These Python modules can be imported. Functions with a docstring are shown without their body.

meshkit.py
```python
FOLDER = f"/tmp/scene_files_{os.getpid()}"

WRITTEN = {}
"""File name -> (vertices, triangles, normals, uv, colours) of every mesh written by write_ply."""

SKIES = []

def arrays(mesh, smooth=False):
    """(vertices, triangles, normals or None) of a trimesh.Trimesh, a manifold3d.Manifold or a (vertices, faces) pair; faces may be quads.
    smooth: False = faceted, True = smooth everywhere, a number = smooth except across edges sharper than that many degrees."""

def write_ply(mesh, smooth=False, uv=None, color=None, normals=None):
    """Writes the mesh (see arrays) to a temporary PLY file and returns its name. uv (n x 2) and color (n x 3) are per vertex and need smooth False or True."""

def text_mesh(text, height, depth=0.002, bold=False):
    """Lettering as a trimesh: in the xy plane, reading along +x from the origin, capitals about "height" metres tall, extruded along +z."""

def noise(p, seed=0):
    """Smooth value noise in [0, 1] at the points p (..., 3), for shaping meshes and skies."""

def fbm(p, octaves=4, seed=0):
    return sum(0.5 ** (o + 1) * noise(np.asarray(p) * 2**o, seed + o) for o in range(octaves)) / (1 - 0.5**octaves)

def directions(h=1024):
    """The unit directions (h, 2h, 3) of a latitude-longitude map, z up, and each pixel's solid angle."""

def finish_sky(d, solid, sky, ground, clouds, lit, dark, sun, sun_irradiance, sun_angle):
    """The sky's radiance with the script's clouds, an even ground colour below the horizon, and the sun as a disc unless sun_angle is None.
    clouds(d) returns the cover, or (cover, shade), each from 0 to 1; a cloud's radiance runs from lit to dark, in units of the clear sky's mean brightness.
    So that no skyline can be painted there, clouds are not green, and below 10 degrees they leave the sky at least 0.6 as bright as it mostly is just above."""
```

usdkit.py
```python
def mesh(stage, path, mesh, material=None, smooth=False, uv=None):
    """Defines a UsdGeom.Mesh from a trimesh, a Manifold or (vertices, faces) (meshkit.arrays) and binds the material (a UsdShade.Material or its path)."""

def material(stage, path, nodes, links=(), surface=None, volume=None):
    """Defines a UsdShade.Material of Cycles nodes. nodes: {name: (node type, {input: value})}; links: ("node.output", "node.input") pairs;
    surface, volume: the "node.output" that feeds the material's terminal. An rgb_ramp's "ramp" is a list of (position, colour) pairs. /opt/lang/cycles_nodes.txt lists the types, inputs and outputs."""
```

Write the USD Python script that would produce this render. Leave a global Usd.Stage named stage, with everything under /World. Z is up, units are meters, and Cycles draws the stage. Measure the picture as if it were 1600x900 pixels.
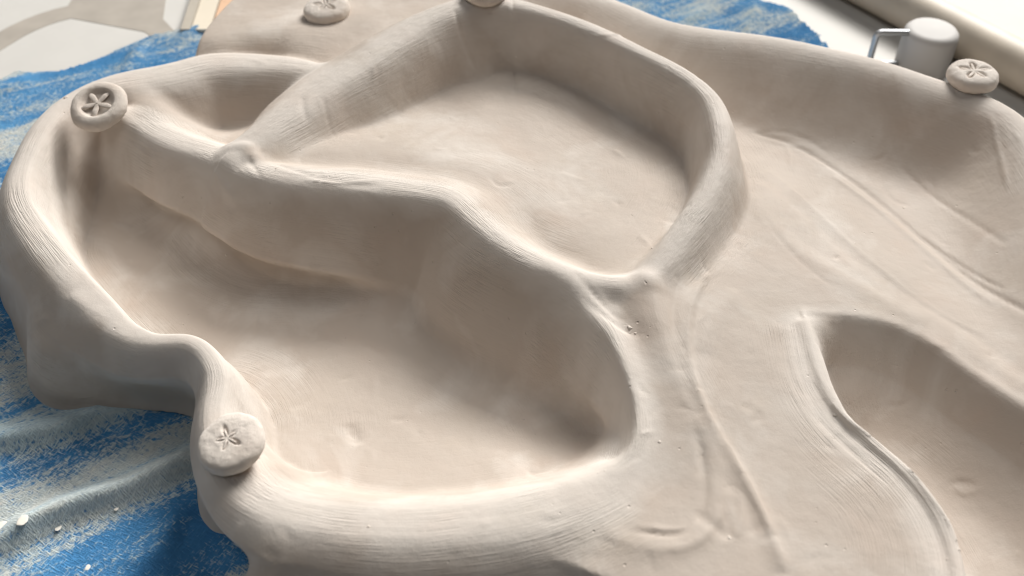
import math, random
import numpy as np
import trimesh
import usdkit, meshkit
from pxr import Usd, UsdGeom, UsdLux, UsdShade, Gf, Sdf, Vt
from scipy.interpolate import RBFInterpolator, CubicSpline
from scipy.spatial import cKDTree
from scipy.ndimage import map_coordinates, gaussian_filter, distance_transform_edt
import shapely
from shapely.geometry import Polygon, LineString

random.seed(7)
rng = np.random.default_rng(7)
stage = Usd.Stage.CreateInMemory()
UsdGeom.SetStageUpAxis(stage, 'Z')
UsdGeom.SetStageMetersPerUnit(stage, 1.0)
UsdGeom.Xform.Define(stage, '/World')
UsdGeom.Scope.Define(stage, '/World/Looks')

# ------------------------------------------------------------------ camera
PITCH, HFOV, DIST = 44.0, 55.0, 440.0                 # degrees, degrees, mm from the aim point
cp, sp = math.cos(math.radians(PITCH)), math.sin(math.radians(PITCH))
FWD, RGT, UPV = np.array([0, cp, -sp]), np.array([1.0, 0, 0]), np.array([0, sp, cp])
AIM = np.array([0, 0, 30.0])
EYE = AIM - FWD * DIST
FPX = 800 / math.tan(math.radians(HFOV / 2))
cam = UsdGeom.Camera.Define(stage, '/World/camera')
cam.CreateHorizontalApertureAttr(36.0)
cam.CreateVerticalApertureAttr(20.25)
cam.CreateFocalLengthAttr(18 / math.tan(math.radians(HFOV / 2)))
cam.CreateClippingRangeAttr(Gf.Vec2f(0.01, 50))
cam.CreateFStopAttr(9.0)
cam.CreateFocusDistanceAttr(0.425)
cam.CreateExposureAttr(0.2)
x = UsdGeom.Xformable(cam)
x.AddTransformOp().Set(Gf.Matrix4d(*[float(v) for v in np.vstack([
    np.append(RGT, 0), np.append(UPV, 0), np.append(-FWD, 0), np.append(EYE / 1000, 1)]).ravel()]))

def unproj(px, py, z):
    """photo pixel (1600 x 900) at height z mm -> world x, y in mm"""
    d = FWD + RGT * ((px - 800) / FPX) - UPV * ((py - 450) / FPX)
    t = (z - EYE[2]) / d[2]
    p = EYE + d * t
    return p[0], p[1]

def uv_of(p):
    q = np.asarray(p, float) - EYE
    w = q @ FWD
    return 800 + FPX * (q @ RGT) / w, 450 - FPX * (q @ UPV) / w

# ------------------------------------------------------------------ lamps
def lamp(name, loc, aim, w, h, power, col):
    """a soft rectangular lamp"""
    l = UsdLux.RectLight.Define(stage, '/World/' + name)
    l.CreateWidthAttr(w); l.CreateHeightAttr(h)
    l.CreateIntensityAttr(power); l.CreateNormalizeAttr(False)
    l.CreateColorAttr(Gf.Vec3f(*col))
    z = np.array(loc, float) - np.array(aim, float); z /= np.linalg.norm(z)
    xx = np.cross([0, 0, 1.0], z)
    xx = xx / np.linalg.norm(xx) if np.linalg.norm(xx) > 1e-6 else np.array([1.0, 0, 0])
    yy = np.cross(z, xx)
    UsdGeom.Xformable(l).AddTransformOp().Set(Gf.Matrix4d(*[float(v) for v in np.vstack([
        np.append(xx, 0), np.append(yy, 0), np.append(z, 0), np.append(loc, 1)]).ravel()]))
lamp('ceiling_lamp', (1.55, 3.15, 2.72), (0, 0, 0), 2.3, 1.0, 50.0, (1.0, 0.97, 0.925))
lamp('ceiling_lamp_001', (0.0, -0.85, 1.9), (0, 0, 0), 1.2, 0.8, 1.1, (0.97, 0.98, 1.0))
lamp('ceiling_lamp_002', (-1.4, 0.75, 2.2), (0, 0, 0), 1.2, 0.8, 3.0, (1.0, 0.98, 0.96))
lamp('ceiling_lamp_003', (1.2, 1.5, 2.6), (0, 0, 0), 1.4, 0.9, 10.0, (1.0, 0.97, 0.925))

# ------------------------------------------------------------------ helpers
used = {}
def numbered(path):
    k = used.get(path, -1) + 1
    used[path] = k
    return path if k == 0 else f'{path}_{k:03d}'

def tag(prim, label=None, cat=None, group=None, kind=None):
    for k, v in (('label', label), ('category', cat), ('group', group), ('kind', kind)):
        if v:
            prim.SetCustomDataByKey(k, v)

def thing(name, label, cat, group=None, loc=(0, 0, 0)):
    xf = UsdGeom.Xform.Define(stage, numbered('/World/' + name))
    xf.AddTranslateOp().Set(Gf.Vec3d(*[float(v) for v in loc]))
    tag(xf.GetPrim(), label, cat, group)
    return xf.GetPrim()

def obj(name, mesh, mat, parent=None, smooth=False, label=None):
    base = str(parent.GetPath()) if parent else '/World'
    m = usdkit.mesh(stage, numbered(base + '/' + name), mesh, mat, smooth=smooth)
    if label:
        tag(m.GetPrim(), label)
    return m.GetPrim()

def spline(pts, step=0.6):
    """smooth curve through the rows of pts (first two columns x, y in mm; the others follow)"""
    pts = np.asarray(pts, float)
    d = np.r_[0, np.cumsum(np.maximum(np.linalg.norm(np.diff(pts[:, :2], axis=0), axis=1), 1e-3) ** 0.75)]
    cs = CubicSpline(d, pts[:, :2]) if len(pts) > 2 else None
    t = np.linspace(0, d[-1], max(8, len(pts) * 60))
    xy = cs(t) if cs is not None else np.stack([np.interp(t, d, pts[:, k]) for k in (0, 1)], 1)
    rest = np.stack([np.interp(t, d, pts[:, k]) for k in range(2, pts.shape[1])], 1)
    if len(pts) > 3:
        from scipy.ndimage import gaussian_filter1d
        rest = gaussian_filter1d(rest, 18, axis=0, mode='nearest')
    s = np.r_[0, np.cumsum(np.linalg.norm(np.diff(xy, axis=0), axis=1))]
    n = max(4, int(s[-1] / step))
    ss = np.linspace(0, s[-1], n)
    allc = np.hstack([xy, rest])
    return np.stack([np.interp(ss, s, allc[:, k]) for k in range(allc.shape[1])], 1), ss

def from_px(rows):
    """rows of (px, py, z, ...) -> (x, y, z, ...)"""
    return [(*unproj(r[0], r[1], r[2]), *r[2:]) for r in rows]

def smax(a, b, k):
    return np.maximum(a, b) + np.maximum(k - np.abs(a - b), 0) ** 2 / (4 * k)

def smin(a, b, k):
    return np.minimum(a, b) - np.maximum(k - np.abs(a - b), 0) ** 2 / (4 * k)

# ------------------------------------------------------------------ looks
def mat(name, nodes, links, surface='p.BSDF'):
    return usdkit.material(stage, '/World/Looks/' + name, nodes, links, surface=surface)

def clay_look(name, stroke=True, tone=1.0):
    c_dry = (0.58 * tone, 0.527 * tone, 0.475 * tone)
    c_pale = (0.64 * tone, 0.592 * tone, 0.543 * tone)
    c_damp = (0.515 * tone, 0.452 * tone, 0.395 * tone)
    n = {
        'geo': ('geometry', {}),
        'at': ('attribute', {'attribute': 'stroke'}) if stroke else ('texture_coordinate', {}),
        'big': ('noise_texture', {'scale': 22.0, 'detail': 5.0, 'roughness': 0.6, 'distortion': 0.6}),
        'dr': ('attribute', {'attribute': 'dry'}) if stroke else ('value', {'value': 0.5}),
        'dm': ('math', {'math_type': 'multiply_add', 'value2': 0.40, 'value3': -0.12}),
        'da': ('math', {'math_type': 'add'}),
        'bigr': ('rgb_ramp', {'ramp': [(0.0, c_damp), (0.36, c_damp), (0.5, c_dry), (0.66, c_pale), (1.0, c_pale)]}),
        'tint': ('noise_texture', {'scale': 34.0, 'detail': 3.0, 'roughness': 0.55}),
        'tintr': ('rgb_ramp', {'ramp': [(0.0, (1.0, 0.985, 0.95)), (0.42, (1.0, 1.0, 1.0)), (0.58, (1.0, 0.99, 0.985)), (1.0, (1.02, 0.955, 0.92))]}),
        'mul': ('mix_color', {'blend_type': 'multiply', 'fac': 1.0}),
        # brush and finger strokes: noise drawn out along the rims
        'map1': ('mapping', {'scale': (1350.0, 42.0, 1350.0)}),
        'st1': ('noise_texture', {'scale': 1.0, 'detail': 3.0, 'roughness': 0.62}),
        'sr': ('map_range', {'from_min': 0.3, 'from_max': 0.7, 'to_min': 0.0, 'to_max': 0.62, 'clamp': True}),
        'map2': ('mapping', {'scale': (520.0, 26.0, 520.0)}),
        'st2': ('noise_texture', {'scale': 1.0, 'detail': 2.0, 'roughness': 0.5}),
        'mask': ('noise_texture', {'scale': 42.0, 'detail': 2.0}),
        'maskr': ('map_range', {'from_min': 0.40, 'from_max': 0.64, 'to_min': 0.06, 'to_max': 1.0, 'clamp': True}),
        'm1': ('math', {'math_type': 'multiply'}),
        'wk': ('attribute', {'attribute': 'worked'}) if stroke else ('value', {'value': 0.0}),
        'ms': ('math', {'math_type': 'multiply'}),
        'm2': ('math', {'math_type': 'multiply_add', 'value2': 0.55}),
        'fine': ('noise_texture', {'scale': 2600.0, 'detail': 3.0, 'roughness': 0.7}),
        'm3': ('math', {'math_type': 'multiply_add', 'value2': 0.14 if stroke else 0.45}),
        'lump': ('noise_texture', {'scale': 160.0, 'detail': 4.0, 'roughness': 0.55}),
        'm4': ('math', {'math_type': 'multiply_add', 'value2': 0.7 if stroke else 1.5}),
        # pits and grit
        'vor': ('voronoi_texture', {'scale': 210.0, 'feature': 'f1', 'randomness': 1.0}),
        'vr': ('map_range', {'from_min': 0.05, 'from_max': 0.13, 'to_min': -0.6, 'to_max': 0.0, 'clamp': True}),
        'vm': ('noise_texture', {'scale': 60.0, 'detail': 1.0}),
        'vmr': ('map_range', {'from_min': 0.60, 'from_max': 0.68, 'to_min': 0.0, 'to_max': 0.9, 'clamp': True}),
        'vmm': ('math', {'math_type': 'multiply'}),
        'm5': ('math', {'math_type': 'add'}),
        'b': ('bump', {'strength': 1.0, 'distance': 0.0005, 'use_object_space': False}),
        'rr': ('map_range', {'from_min': 0.3, 'from_max': 0.7, 'to_min': 0.55, 'to_max': 0.75, 'clamp': True}),
        'p': ('principled_bsdf', {'specular_ior_level': 0.16, 'diffuse_roughness': 0.7, 'subsurface_weight': 0.0}),
    }
    src = 'at.vector' if stroke else 'at.object'
    l = [('geo.position', 'big.vector'), ('dr.fac' if stroke else 'dr.value', 'dm.value1'), ('big.fac', 'da.value1'), ('dm.value', 'da.value2'), ('da.value', 'bigr.fac'), ('geo.position', 'tint.vector'), ('tint.fac', 'tintr.fac'),
         ('bigr.color', 'mul.a'), ('tintr.color', 'mul.b'), ('mul.result', 'p.base_color'),
         (src, 'map1.vector'), ('map1.vector', 'st1.vector'), (src, 'map2.vector'), ('map2.vector', 'st2.vector'),
         ('geo.position', 'mask.vector'), ('mask.fac', 'maskr.value'),
         ('st1.fac', 'sr.value'), ('sr.result', 'm1.value1'), ('maskr.result', 'm1.value2'),
         ('st2.fac', 'm2.value1'), ('m1.value', 'm2.value3'),
         ('geo.position', 'fine.vector'), ('fine.fac', 'm3.value1'), ('m2.value', 'ms.value1'), ('wk.fac' if stroke else 'wk.value', 'ms.value2'), ('ms.value', 'm3.value3'),
         ('geo.position', 'lump.vector'), ('lump.fac', 'm4.value1'), ('m3.value', 'm4.value3'),
         ('geo.position', 'vor.vector'), ('vor.distance', 'vr.value'), ('geo.position', 'vm.vector'), ('vm.fac', 'vmr.value'),
         ('vr.result', 'vmm.value1'), ('vmr.result', 'vmm.value2'), ('m4.value', 'm5.value1'), ('vmm.value', 'm5.value2'),
         ('m5.value', 'b.height'), ('b.normal', 'p.normal'), ('big.fac', 'rr.value'), ('rr.result', 'p.roughness')]
    return mat(name, n, l)

M_clay = clay_look('clay', True)
M_disc = clay_look('disc_clay', False, 1.1)

def plain(name, col, rough=0.5, spec=0.4, metal=0.0, var=0.06, scale=40.0, bump=0.0, bscale=800.0):
    lo, hi = [c * (1 - var) for c in col], [min(1, c * (1 + var)) for c in col]
    n = {'geo': ('geometry', {}), 'n': ('noise_texture', {'scale': scale, 'detail': 4.0}),
         'r': ('rgb_ramp', {'ramp': [(0.3, lo), (0.7, hi)]}),
         'n2': ('noise_texture', {'scale': bscale, 'detail': 3.0}),
         'b': ('bump', {'strength': 1.0 if bump else 0.0, 'distance': max(bump, 1e-6)}),
         'p': ('principled_bsdf', {'roughness': rough, 'specular_ior_level': spec, 'metallic': metal})}
    l = [('geo.position', 'n.vector'), ('n.fac', 'r.fac'), ('r.color', 'p.base_color'),
         ('geo.position', 'n2.vector'), ('n2.fac', 'b.height'), ('b.normal', 'p.normal')]
    return mat(name, n, l)

M_table = plain('table_laminate', (0.43, 0.42, 0.40), 0.65, 0.2, var=0.02, bump=0.00003)
M_shade = plain('shade_grey', (0.29, 0.265, 0.233), 0.8, 0.2, var=0.08, scale=60, bump=0.00008)  # flat grey for the cast shade painted on the table
M_pin = plain('pale_wood', (0.43, 0.38, 0.315), 0.55, 0.35, var=0.08, scale=50, bump=0.00005)
M_grey = plain('grey_enamel', (0.37, 0.36, 0.35), 0.7, 0.4, var=0.03)
M_steel = plain('steel_wire', (0.36, 0.37, 0.38), 0.5, 0.5, 1.0, var=0.03)
M_terra = plain('terracotta', (0.50, 0.33, 0.22), 0.8, 0.2, var=0.08, bump=0.00008)
M_cream = plain('cream_card', (0.50, 0.45, 0.37), 0.7, 0.3, var=0.04)
M_taupe = plain('taupe_strip', (0.33, 0.30, 0.255), 0.7, 0.3, var=0.05)

def cloth_look():
    n = {
        'geo': ('geometry', {}),
        'at': ('attribute', {'attribute': 'wear'}),
        'rot0': ('mapping', {'rotation': (0, 0, -0.60)}),
        'rot': ('mapping', {'scale': (9.0, 34.0, 9.0)}),
        'n1': ('noise_texture', {'scale': 1.0, 'detail': 8.0, 'roughness': 0.68, 'distortion': 0.6}),
        'n1m': ('math', {'math_type': 'multiply_add', 'value2': 1.9, 'value3': -0.43}),
        'n2': ('noise_texture', {'scale': 420.0, 'detail': 3.0, 'roughness': 0.7}),
        'wm': ('mapping', {'rotation': (0, 0, 0.5)}),
        'wma': ('mapping', {'scale': (1700.0, 300.0, 1.0)}), 'wmb': ('mapping', {'scale': (300.0, 1700.0, 1.0)}),
        'w1': ('noise_texture', {'scale': 1.0, 'detail': 2.0, 'roughness': 0.6}), 'w2': ('noise_texture', {'scale': 1.0, 'detail': 2.0, 'roughness': 0.6}),
        'wx0': ('math', {'math_type': 'maximum'}),
        'wx': ('map_range', {'from_min': 0.42, 'from_max': 0.72, 'to_min': 0.15, 'to_max': 1.0, 'clamp': True}),
        # how much slip has dried on: broad streaks + wear of the folds, broken up by the weave
        'a1': ('math', {'math_type': 'multiply_add', 'value2': 0.42}),
        'a2': ('math', {'math_type': 'multiply_add', 'value2': 0.75}),
        'a3': ('math', {'math_type': 'multiply_add', 'value2': 0.30}),
        'rmp': ('map_range', {'from_min': 1.06, 'from_max': 1.27, 'to_min': 0.0, 'to_max': 1.0, 'clamp': True}),
        'blue': ('noise_texture', {'scale': 14.0, 'detail': 4.0, 'roughness': 0.6}),
        'br': ('rgb_ramp', {'ramp': [(0.3, (0.055, 0.20, 0.42)), (0.55, (0.10, 0.32, 0.60)), (0.75, (0.17, 0.43, 0.70))]}),
        'pr': ('rgb_ramp', {'ramp': [(0.35, (0.34, 0.49, 0.58)), (0.52, (0.52, 0.61, 0.63)), (0.66, (0.68, 0.68, 0.63))]}),
        'mx': ('mix_color', {'blend_type': 'mix'}),
        'wr': ('rgb_ramp', {'ramp': [(0.3, (0.78, 0.80, 0.83)), (0.75, (1.0, 1.0, 1.0)), (1.0, (1.08, 1.07, 1.05))]}),
        'wm2': ('mix_color', {'blend_type': 'multiply', 'fac': 1.0}),
        'hb': ('math', {'math_type': 'multiply_add', 'value2': 0.6}),
        'b': ('bump', {'strength': 1.0, 'distance': 0.0006}),
        'p': ('principled_bsdf', {'roughness': 1.0, 'specular_ior_level': 0.05, 'diffuse_roughness': 1.0}),
    }
    l = [('geo.position', 'rot0.vector'), ('rot0.vector', 'rot.vector'), ('rot.vector', 'n1.vector'), ('geo.position', 'n2.vector'),
         ('geo.position', 'wm.vector'), ('wm.vector', 'wma.vector'), ('wm.vector', 'wmb.vector'), ('wma.vector', 'w1.vector'), ('wmb.vector', 'w2.vector'), ('w1.fac', 'wx0.value1'), ('w2.fac', 'wx0.value2'), ('wx0.value', 'wx.value'),
         ('wx.result', 'a1.value1'), ('n1.fac', 'n1m.value1'), ('n1m.value', 'a1.value3'), ('n2.fac', 'a2.value1'), ('a1.value', 'a2.value3'),
         ('at.fac', 'a3.value1'), ('a2.value', 'a3.value3'), ('a3.value', 'rmp.value'),
         ('geo.position', 'blue.vector'), ('blue.fac', 'br.fac'), ('n1.fac', 'pr.fac'),
         ('br.color', 'mx.a'), ('pr.color', 'mx.b'), ('rmp.result', 'mx.fac'), ('wx.result', 'wr.fac'), ('mx.result', 'wm2.a'), ('wr.color', 'wm2.b'), ('wm2.result', 'p.base_color'),
         ('n2.fac', 'hb.value1'), ('wx.result', 'hb.value3'), ('hb.value', 'b.height'), ('b.normal', 'p.normal')]
    return mat('blue_canvas', n, l)
M_cloth = cloth_look()

# ------------------------------------------------------------------ table
v = np.array([[-1.2, -0.9, -0.03], [1.2, -0.9, -0.03], [1.2, 1.3, -0.03], [-1.2, 1.3, -0.03],
              [-1.2, -0.9, 0], [1.2, -0.9, 0], [1.2, 1.3, 0], [-1.2, 1.3, 0]])
f = np.array([[4, 5, 6, 7], [0, 3, 2, 1], [0, 1, 5, 4], [1, 2, 6, 5], [2, 3, 7, 6], [3, 0, 4, 7]])
tag(obj('table_top', (v, f), M_table), kind='structure', label='off-white laminate work table under the cloth')

# ------------------------------------------------------------------ the clay dish: a height field in mm
# ridges: photo pixel, height above the table, crest radius, run per rise of the left and right flank
RIDGES = {
 # (px, py, z, radius left, radius right, run per rise left, right); left of travel is the inner side of 'outer', the outer side of 'pool_rim' and 'divider'
 'outer': [(490,106,54,9,9,.5,.6),(440,97,55,12,12,.45,.9),(380,95,55,16,15,.42,.9),(325,96,55,19,16,.42,.9),(262,112,54,23,19,.45,.8),(186,124,53,20,20,.4,.5),(108,156,52,10,20,.22,.3),
           (54,222,51,8,20,.16,.25),(34,298,50,8,21,.14,.22),(62,350,50,7,25,.12,.22),(112,412,50,6,27,.10,.25),(168,470,49,5,27,.10,.25),(210,512,48,5,19,.12,.24),(245,526,47,5,12,.15,.22),
           (292,527,47,5,11,.15,.18),(330,552,47,5,16,.13,.16),(344,590,47,6,19,.15,.16),(336,635,47,7,18,.22,.16),(338,690,46,10,16,.5,.18),(358,742,44,12,15,.8,.22),
           (408,786,42,12,16,.8,.4),(480,806,41,13,17,.7,.5),(580,816,41.5,14,18,.6,.55),(700,812,41.5,14,18,.6,.6),(800,798,41,14,17,.6,.7),(890,774,40,12,14,.6,1.2),(950,752,37,9,11,.7,2.0)],
 'divider': [(178,168,52,6,7,.4,.3),(202,182,49,13,9,.45,.3),(240,203,48,19,11,.45,.36),(285,224,48,20,11,.45,.38),(328,237,49,16,11,.5,.38),(385,256,54,7,11,1.2,.40),(430,268,56,7,11,1.4,.42),(540,281,57,7,11,1.6,.44),
             (640,294,57,7,9,1.6,.46),(700,306,57,6,7,1.6,.5),(740,340,56,5,5,1.4,.6),(800,386,53,5,5,1.2,.65),(850,412,51,5,5,1.0,.7),(910,432,50,5,5,.8,.75),(960,440,50,5,4,.8,.75),(1008,437,50,5,4,.8,.7)],
 'pool_rim': [(376,228,55,13,18,.4,.4),(412,204,57,17,18,.4,.32),(460,170,59,23,14,.7,.28),(520,126,62,24,14,.8,.28),(584,84,65,22,14,.8,.28),(645,42,68,18,12,.8,.33),(705,10,71,11,10,.8,.5),(760,-2,72,10,9,.8,.5),(805,3,71,9,7,.5,.35),
              (860,18,68.5,8,7,.35,.3),(925,42,66,8,7,.35,.28),(995,75,65,8,7,.35,.26),(1060,108,64.5,8,7,.32,.24),(1106,145,64,8,7,.3,.22),(1126,190,65,8,7,.3,.2),(1126,240,62,8,7,.32,.2),(1106,295,59,8,7,.35,.22),
              (1076,345,56,8,7,.42,.28),(1044,390,53,8,7,.55,.4),(1015,432,50,7,6,.7,.6)],
 'far_rim': [(860,-30,57,12,12,.5,1.0),(985,12,60,14,12,.4,.8),(1040,34,60,14,12,.4,.8),(1110,47,60,14,12,.4,.8),(1200,58,59,15,13,.4,.85),(1290,76,58,15,13,.4,.85),(1380,98,57,15,13,.4,.85),(1450,122,56,15,13,.4,.85),(1520,145,55,15,13,.4,.85),
             (1580,174,54,15,13,.4,.85),(1632,236,51,15,13,.4,1.0),(1690,340,49,15,13,.4,1.3),(1750,480,47,15,13,.4,1.4),(1800,640,46,14,14,.4,1.4),(1800,800,45,13,13,.4,1.3),(1760,940,44,12,12,.4,1.0),(1650,1060,42,12,12,.4,1.0)],
 'spur': [(1008,440,50,4,4,.9,.8),(1012,480,47.5,5,5,1.2,1.1),(1028,535,44.5,7,7,1.8,1.9),(1050,590,41.5,9,9,2.4,2.4),(1075,640,39,10,10,3,3),(1100,690,37,10,10,3,3)],
 'lower_lip': [(860,420,50,5,5,1.2,.7),(905,455,48,5,5,1.4,.7),(945,505,46,5,4,1.5,.5),(975,562,44.5,6,3.5,1.7,.34),(994,620,43,7,3,1.8,.24),(998,665,42,7,3,1.8,.22),(985,708,40,7,4,1.8,.3),(950,742,38,8,7,1.6,.6),(900,768,38,9,8,1.2,.8)],
 'strip': [(1256,508,37.5,5,4,1.8,.6),(1262,535,37.4,5,3.5,2.4,.3),(1272,575,37.6,5,3,2.6,.2),(1298,630,37.6,5.5,3,2.6,.2),(1350,688,37,6,3,2.6,.2),(1405,735,37,6.5,3,2.6,.2),(1455,798,37,6.5,3,2.6,.2),(1483,860,37,6.5,3,2.6,.2),(1492,950,37,6.5,3,2.6,.3)],
 'bulge': [(300,352,8,3,6,2,.2),(335,374,17,3,7,2,.2),(385,390,21,3,8,2,.22),(435,398,20,3,8,2,.28),(490,405,19,3,9,1.8,.5),(550,418,17,3,10,1.6,.9),(610,438,15,3,10,1,1.3)],
 'peak': [(346,247,49,5,5,.6,.4),(362,232,54.5,6,5,.6,.4),(376,226,56.5,6,6,.6,.4),(392,240,56,6,6,.6,.45)],
 'lobe': [(120,470,46,7,9,.4,.22),(165,506,44,7,9,.4,.22),(205,534,42,7,9,.4,.22),(242,551,40,6,8,.4,.22)],
 'wall_foot': [(40,505,30,6,7,3,.16),(54,545,29,6,8,3,.16),(100,566,28,6,8,3,.16),(175,552,29,6,7,3,.16),(240,532,30,6,6,3,.16)],
 'foot': [(430,860,35,12,12,.6,.5),(388,925,27,12,12,.6,.5),(345,1010,12,12,12,.6,.5),(330,1080,-4,12,12,.6,.5)],
}
OUTLINE = [(300,88,54),(255,104,53),(180,120,53),(100,162,52),(38,240,51),(18,305,50),(32,365,50),(80,430,49),(140,490,48),(200,526,47),(245,533,46),
           (290,533,47),(322,556,47),(334,595,47),(330,640,46),(338,690,45),(360,745,43),(405,792,41),(480,818,41),(580,834,41),(700,834,41),(800,842,40),(900,872,38),(1000,915,38),(1080,930,38),
           (1250,1030,37),(1450,1075,38),(1650,1060,42),(1760,940,44),(1800,800,45),(1800,640,46),(1755,480,47),(1695,340,49),(1640,240,50),(1580,180,52),(1520,150,53),(1450,128,54),(1380,106,55),(1290,84,56),(1200,66,57),(1110,53,58),(1040,40,58),(985,18,58),
           (900,-10,58),(820,-45,56),(720,-75,52),(600,-95,48),(500,-90,46),(430,-50,46),(364,-2,47),(328,36,48),(306,66,50)]
FLOOR = [ # left and lower pool
 (150,250,16.5),(130,290,9.5),(170,350,7.5),(230,330,6.5),(250,400,6.5),(330,440,5.5),(400,430,5.5),(480,440,6.5),(400,500,5.5),(480,540,6.5),(400,600,8.5),(440,680,10.5),(470,740,16.5),(560,590,8.5),(570,490,10.5),(600,540,9.5),
 (640,500,11.5),(700,560,7.5),(780,620,6.5),(860,660,5.5),(920,680,5.5),(945,650,5.5),(930,600,5.5),(620,640,8.5),(700,700,9.5),(800,730,14.5),(600,720,10.5),(560,750,14.5),(700,755,14.5),(850,742,12.5),(560,670,8.5),(850,600,6.5),(700,500,10.5),
 # large pool
 (470,225,46),(440,238,50),(415,236,53),(520,250,48),(560,200,40),(600,150,38),(650,110,38),(700,60,44),(600,255,46),(680,270,46),(740,290,44),(800,330,42),(860,375,41),(920,405,40),(980,415,41),(1010,390,41),(900,300,38),(980,330,37),(1030,320,38),(800,220,36),(880,220,34),(950,250,34),(1020,270,35),(720,180,36),(760,130,38),(840,160,36),
 # small basin
 (205,160,50.5),(225,150,51.5),(240,168,50),(215,176,49.5),(250,140,52),(238,184,49),(200,140,52),(258,168,47),(264,188,46),(262,150,49),(295,170,27),(330,180,25),(370,160,26),(350,205,27),(400,150,27),(290,190,28),(330,150,26),(420,125,30),
 # back lobe
 (330,62,50),(370,40,48),(400,60,50),(450,70,51),(440,20,47),(520,55,51),(510,0,47),(580,30,52),(560,-30,47),(640,-20,50),(700,-40,52),
 # plateau
 (950,470,46),(975,500,46),(1000,560,44),(1020,620,42),(1040,700,40),(1060,780,39),(1000,800,39),(1000,850,39),(1100,860,39),(1150,700,38.5),(1100,560,42),(1150,600,40),(1200,700,37.5),(1250,800,37),(1300,760,37),(1350,850,37),(1200,600,38.5),(1250,650,37.5),(1200,900,38),(1400,900,37),(1050,900,39),(1200,500,38.5),(1150,470,41),(1080,480,45),
 # channel
 (1190,238,27),(1300,292,24),(1400,358,24),(1500,445,25),(1600,525,27),(1200,290,33),(1230,340,34),(1260,400,35),(1250,460,37),(1300,450,36),(1310,350,30),(1400,480,35),(1400,425,32),(1480,520,34),(1600,600,34),(1600,565,31),(1680,650,34),(1700,800,36),(1620,1000,38),(1550,1040,38),
]
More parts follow.
